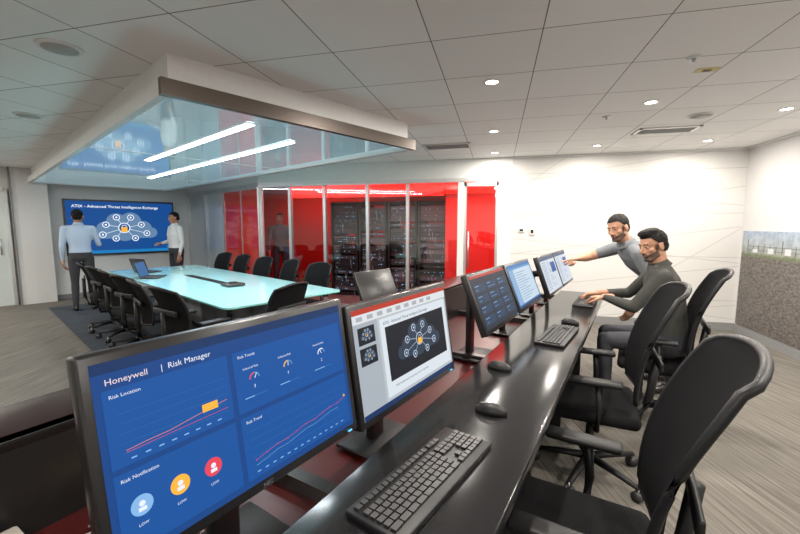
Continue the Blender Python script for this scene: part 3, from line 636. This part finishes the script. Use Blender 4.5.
    rs=np.random.RandomState(3); vs=vs+rs.normal(0,.0012,vs.shape)
    cen=np.array([vs[f].mean(axis=0) for f in fs]); x,y,z=cen.T
    hairline=np.where(y>.045,.072,np.where(y>.012,.072-(.045-y)*1.4,np.where(y>-.03,.024,-.055)))
    fs=[f for f,k_ in zip(fs,z>hairline) if k_]
    vs2=np.array([ (Mh@V(p))[:] for p in vs]); add_lab(out,vs2,fs,[0]*len(fs),[c['hair']])
    ew=mat('eye_white',(.42,.39,.36),.35); ep=mat('eye_iris',(.03,.015,.01),.1)
    for s_ in(-1,1):
        out.ell((s_*.029,.070,.007),(.0105,.012,.0058),ew,Mh); out.ell((s_*.029,.0797,.007),(.0052,.0033,.0052),ep,Mh)
        out.capsule((s_*.029-.012,.079,.013),(s_*.029+.012,.078,.013),.0038,.0038,c['skin'],8,Mh); out.capsule((s_*.029-.011,.079,-.0003),(s_*.029+.011,.078,-.0003),.0032,.0032,c['skin'],8,Mh)
        out.tube([(s_*.014,.0855,.030),(s_*.032,.0845,.034),(s_*.048,.072,.030)],.0028,c['hair'],6,Mh)
    for S,k_,sd in(('L','hl',1),('R','hr',-1)):
        w=J['wr'+S]; fd,pn,pose=J[k_]; hand(out,w,fd,pn,sd,pose,c['skin'])
    return out.obj(name,loc,rz)
sk1=mat('skin_tan',(.44,.235,.15),.5,noise=.04,spec=.3); sk2=mat('skin_brown',(.37,.19,.12),.5,noise=.04,spec=.3)
hairm=mat('black_hair',(.012,.01,.009),.6,bump=.8,nscale=250,spec=.2); beardm=mat('beard_stubble',(.085,.048,.033),.7,nscale=300); lipm=mat('lips',(.33,.14,.11),.45)
def clo(shirt,tr,sleeve='long',skin=sk1,**k): return dict(skin=skin,shirt=shirt,trousers=tr,shoes=mat('black_leather_shoe',(.015,.013,.012),.3),hair=hairm,beardm=beardm,lip=lipm,sleeve=sleeve,**k)
navy=mat('dark_trousers',(.03,.032,.04),.8)
seated=dict(pe=(0,-.06,.62),wa=(0,-.03,.80),ch=(0,.01,.99),ne=(0,.05,1.19),he=(-.02,.10,1.34),hf=(-.62,.75,-.24),hu=(0,.15,1),
 shL=(-.20,.03,1.12),shR=(.20,.06,1.12),elL=(-.27,.20,.90),elR=(.27,.24,.92),wrL=(-.07,.40,.925),wrR=(.16,.46,.92),
 hiL=(-.09,-.04,.60),hiR=(.09,-.04,.60),knL=(-.13,.38,.60),knR=(.13,.39,.60),anL=(-.13,.36,.10),anR=(.13,.40,.10),toL=(-.15,.52,.035),toR=(.15,.56,.035),
 hl=((.30,.93,-.15),(0,-.15,-1),'type'),hr=((-.1,.97,-.15),(0,-.15,-1),'type'))
person('seated_man',seated,clo(mat('dark_grey_shirt',(.045,.045,.041),.85,bump=.2,nscale=60,spec=.2),navy,'long',sk2,bulk=1.08),DK(3.56,-.22),AD,.009,True,'quiff')
lean=dict(pe=(0,0,.95),wa=(0,.10,1.08),ch=(0,.23,1.20),ne=(-.0,.36,1.335),he=(-.02,.445,1.47),hf=(-.50,.80,-.27),hu=(0,.3,1),
 shL=(-.185,.33,1.24),shR=(.18,.37,1.28),elL=(-.27,.24,1.00),elR=(.24,.60,1.19),wrL=(-.19,.36,.80),wrR=(.05,.75,1.19),
 hiL=(-.095,0,.92),hiR=(.095,0,.92),knL=(-.12,.05,.50),knR=(.12,-.02,.50),anL=(-.13,-.03,.09),anR=(.13,-.12,.09),toL=(-.16,.13,.033),toR=(.16,.04,.033),
 hl=((.1,.3,-.9),(.9,.1,.2),'relax'),hr=((-.35,.92,-.12),(-.15,-.1,-1),'point'))
person('leaning_man',lean,clo(mat('grey_polo_shirt',(.14,.15,.16),.85,bump=.2,nscale=60,spec=.2),navy,'short',sk1),DK(4.24,-.26),AD+math.radians(25),.009,True)
stand=dict(pe=(0,0,.96),wa=(0,0,1.12),ch=(0,.01,1.30),ne=(0,0,1.50),he=(0,.02,1.645),hf=(.15,1,.0),hu=(0,0,1),
 shL=(-.19,0,1.43),shR=(.19,0,1.43),elL=(-.24,-.02,1.13),elR=(.26,.06,1.15),wrL=(-.25,.06,.88),wrR=(.22,.30,1.24),
 hiL=(-.095,0,.92),hiR=(.095,0,.92),knL=(-.11,.02,.50),knR=(.11,.03,.50),anL=(-.12,-.03,.09),anR=(.13,-.01,.09),toL=(-.16,.13,.033),toR=(.18,.14,.033),
 hl=((0,.15,-1),(1,0,0),'relax'),hr=((.1,.9,.35),(-1,.1,0),'flat'))
blue=mat('light_blue_shirt',(.42,.52,.66),.8); wsh=mat('white_shirt',(.72,.72,.72),.8)
person('standing_man',stand,clo(blue,mat('charcoal_trousers',(.035,.035,.04),.8),'long',sk2),C(8.7,1.32),AC-math.pi/2-.25,.012)
st2=dict(stand); st2.update(wrR=(.12,.25,1.12),elR=(.25,.02,1.15),hr=((-.6,.7,.1),(0,0,-1),'relax'),hf=(0,1,-.1))
person('standing_man',st2,clo(wsh,navy,'long',sk1,bulk=1.1),C(9.0,2.95),angB+math.pi/2+.1,.012)
st3=dict(stand); st3.update(wrR=(.25,.06,.88),elR=(.25,-.02,1.14),hr=((0,.15,-1),(-1,0,0),'relax'))
person('reflected_figure_standin',st3,clo(mat('grey_shirt_dark',(.08,.08,.09),.8),navy,'long',sk2),(-4.75,7.9,0),math.radians(215),.014)  # added figure, stands in for a reflection in the glass
# ------------------------------------------------------------------ server-room fill lights, added
for x,y,w_,d_,e,c_ in((-2.4,7.1,2.5,.2,45,(1,.05,.03)),(-.4,7.15,.8,.3,34,(1,.22,.16)),(-3.5,6.85,1.5,.15,22,(.85,.92,1)),(-4.5,9.0,2.0,.2,40,(1,.06,.03))):
    b=MB(); b.bb(-w_/2-.02,w_/2+.02,-d_/2-.02,d_/2+.02,-.03,0,alum); o=b.obj('server_room_fill_light',(x,y,CEIL))  # made-up housing for an added lamp that brightens the server room
    light('fill_lamp','AREA',(x,y,CEIL-.035),e,c_,w_,parent=o,sy=d_)
# ------------------------------------------------------------------ world / camera
sc=bpy.context.scene
sc.view_settings.view_transform='Standard'
w=bpy.data.worlds.new('World'); sc.world=w; w.use_nodes=True; w.node_tree.nodes['Background'].inputs[0].default_value=(.5,.55,.6,1); w.node_tree.nodes['Background'].inputs[1].default_value=.3
cam=bpy.data.cameras.new('camera'); cam.sensor_width=36; cam.lens=390/800*36; cam.clip_start=.02
co=bpy.data.objects.new('camera',cam); sc.collection.objects.link(co)
co.location=(0,0,H); co.rotation_euler=(math.radians(90-6.15),0,math.radians(14)); sc.camera=co
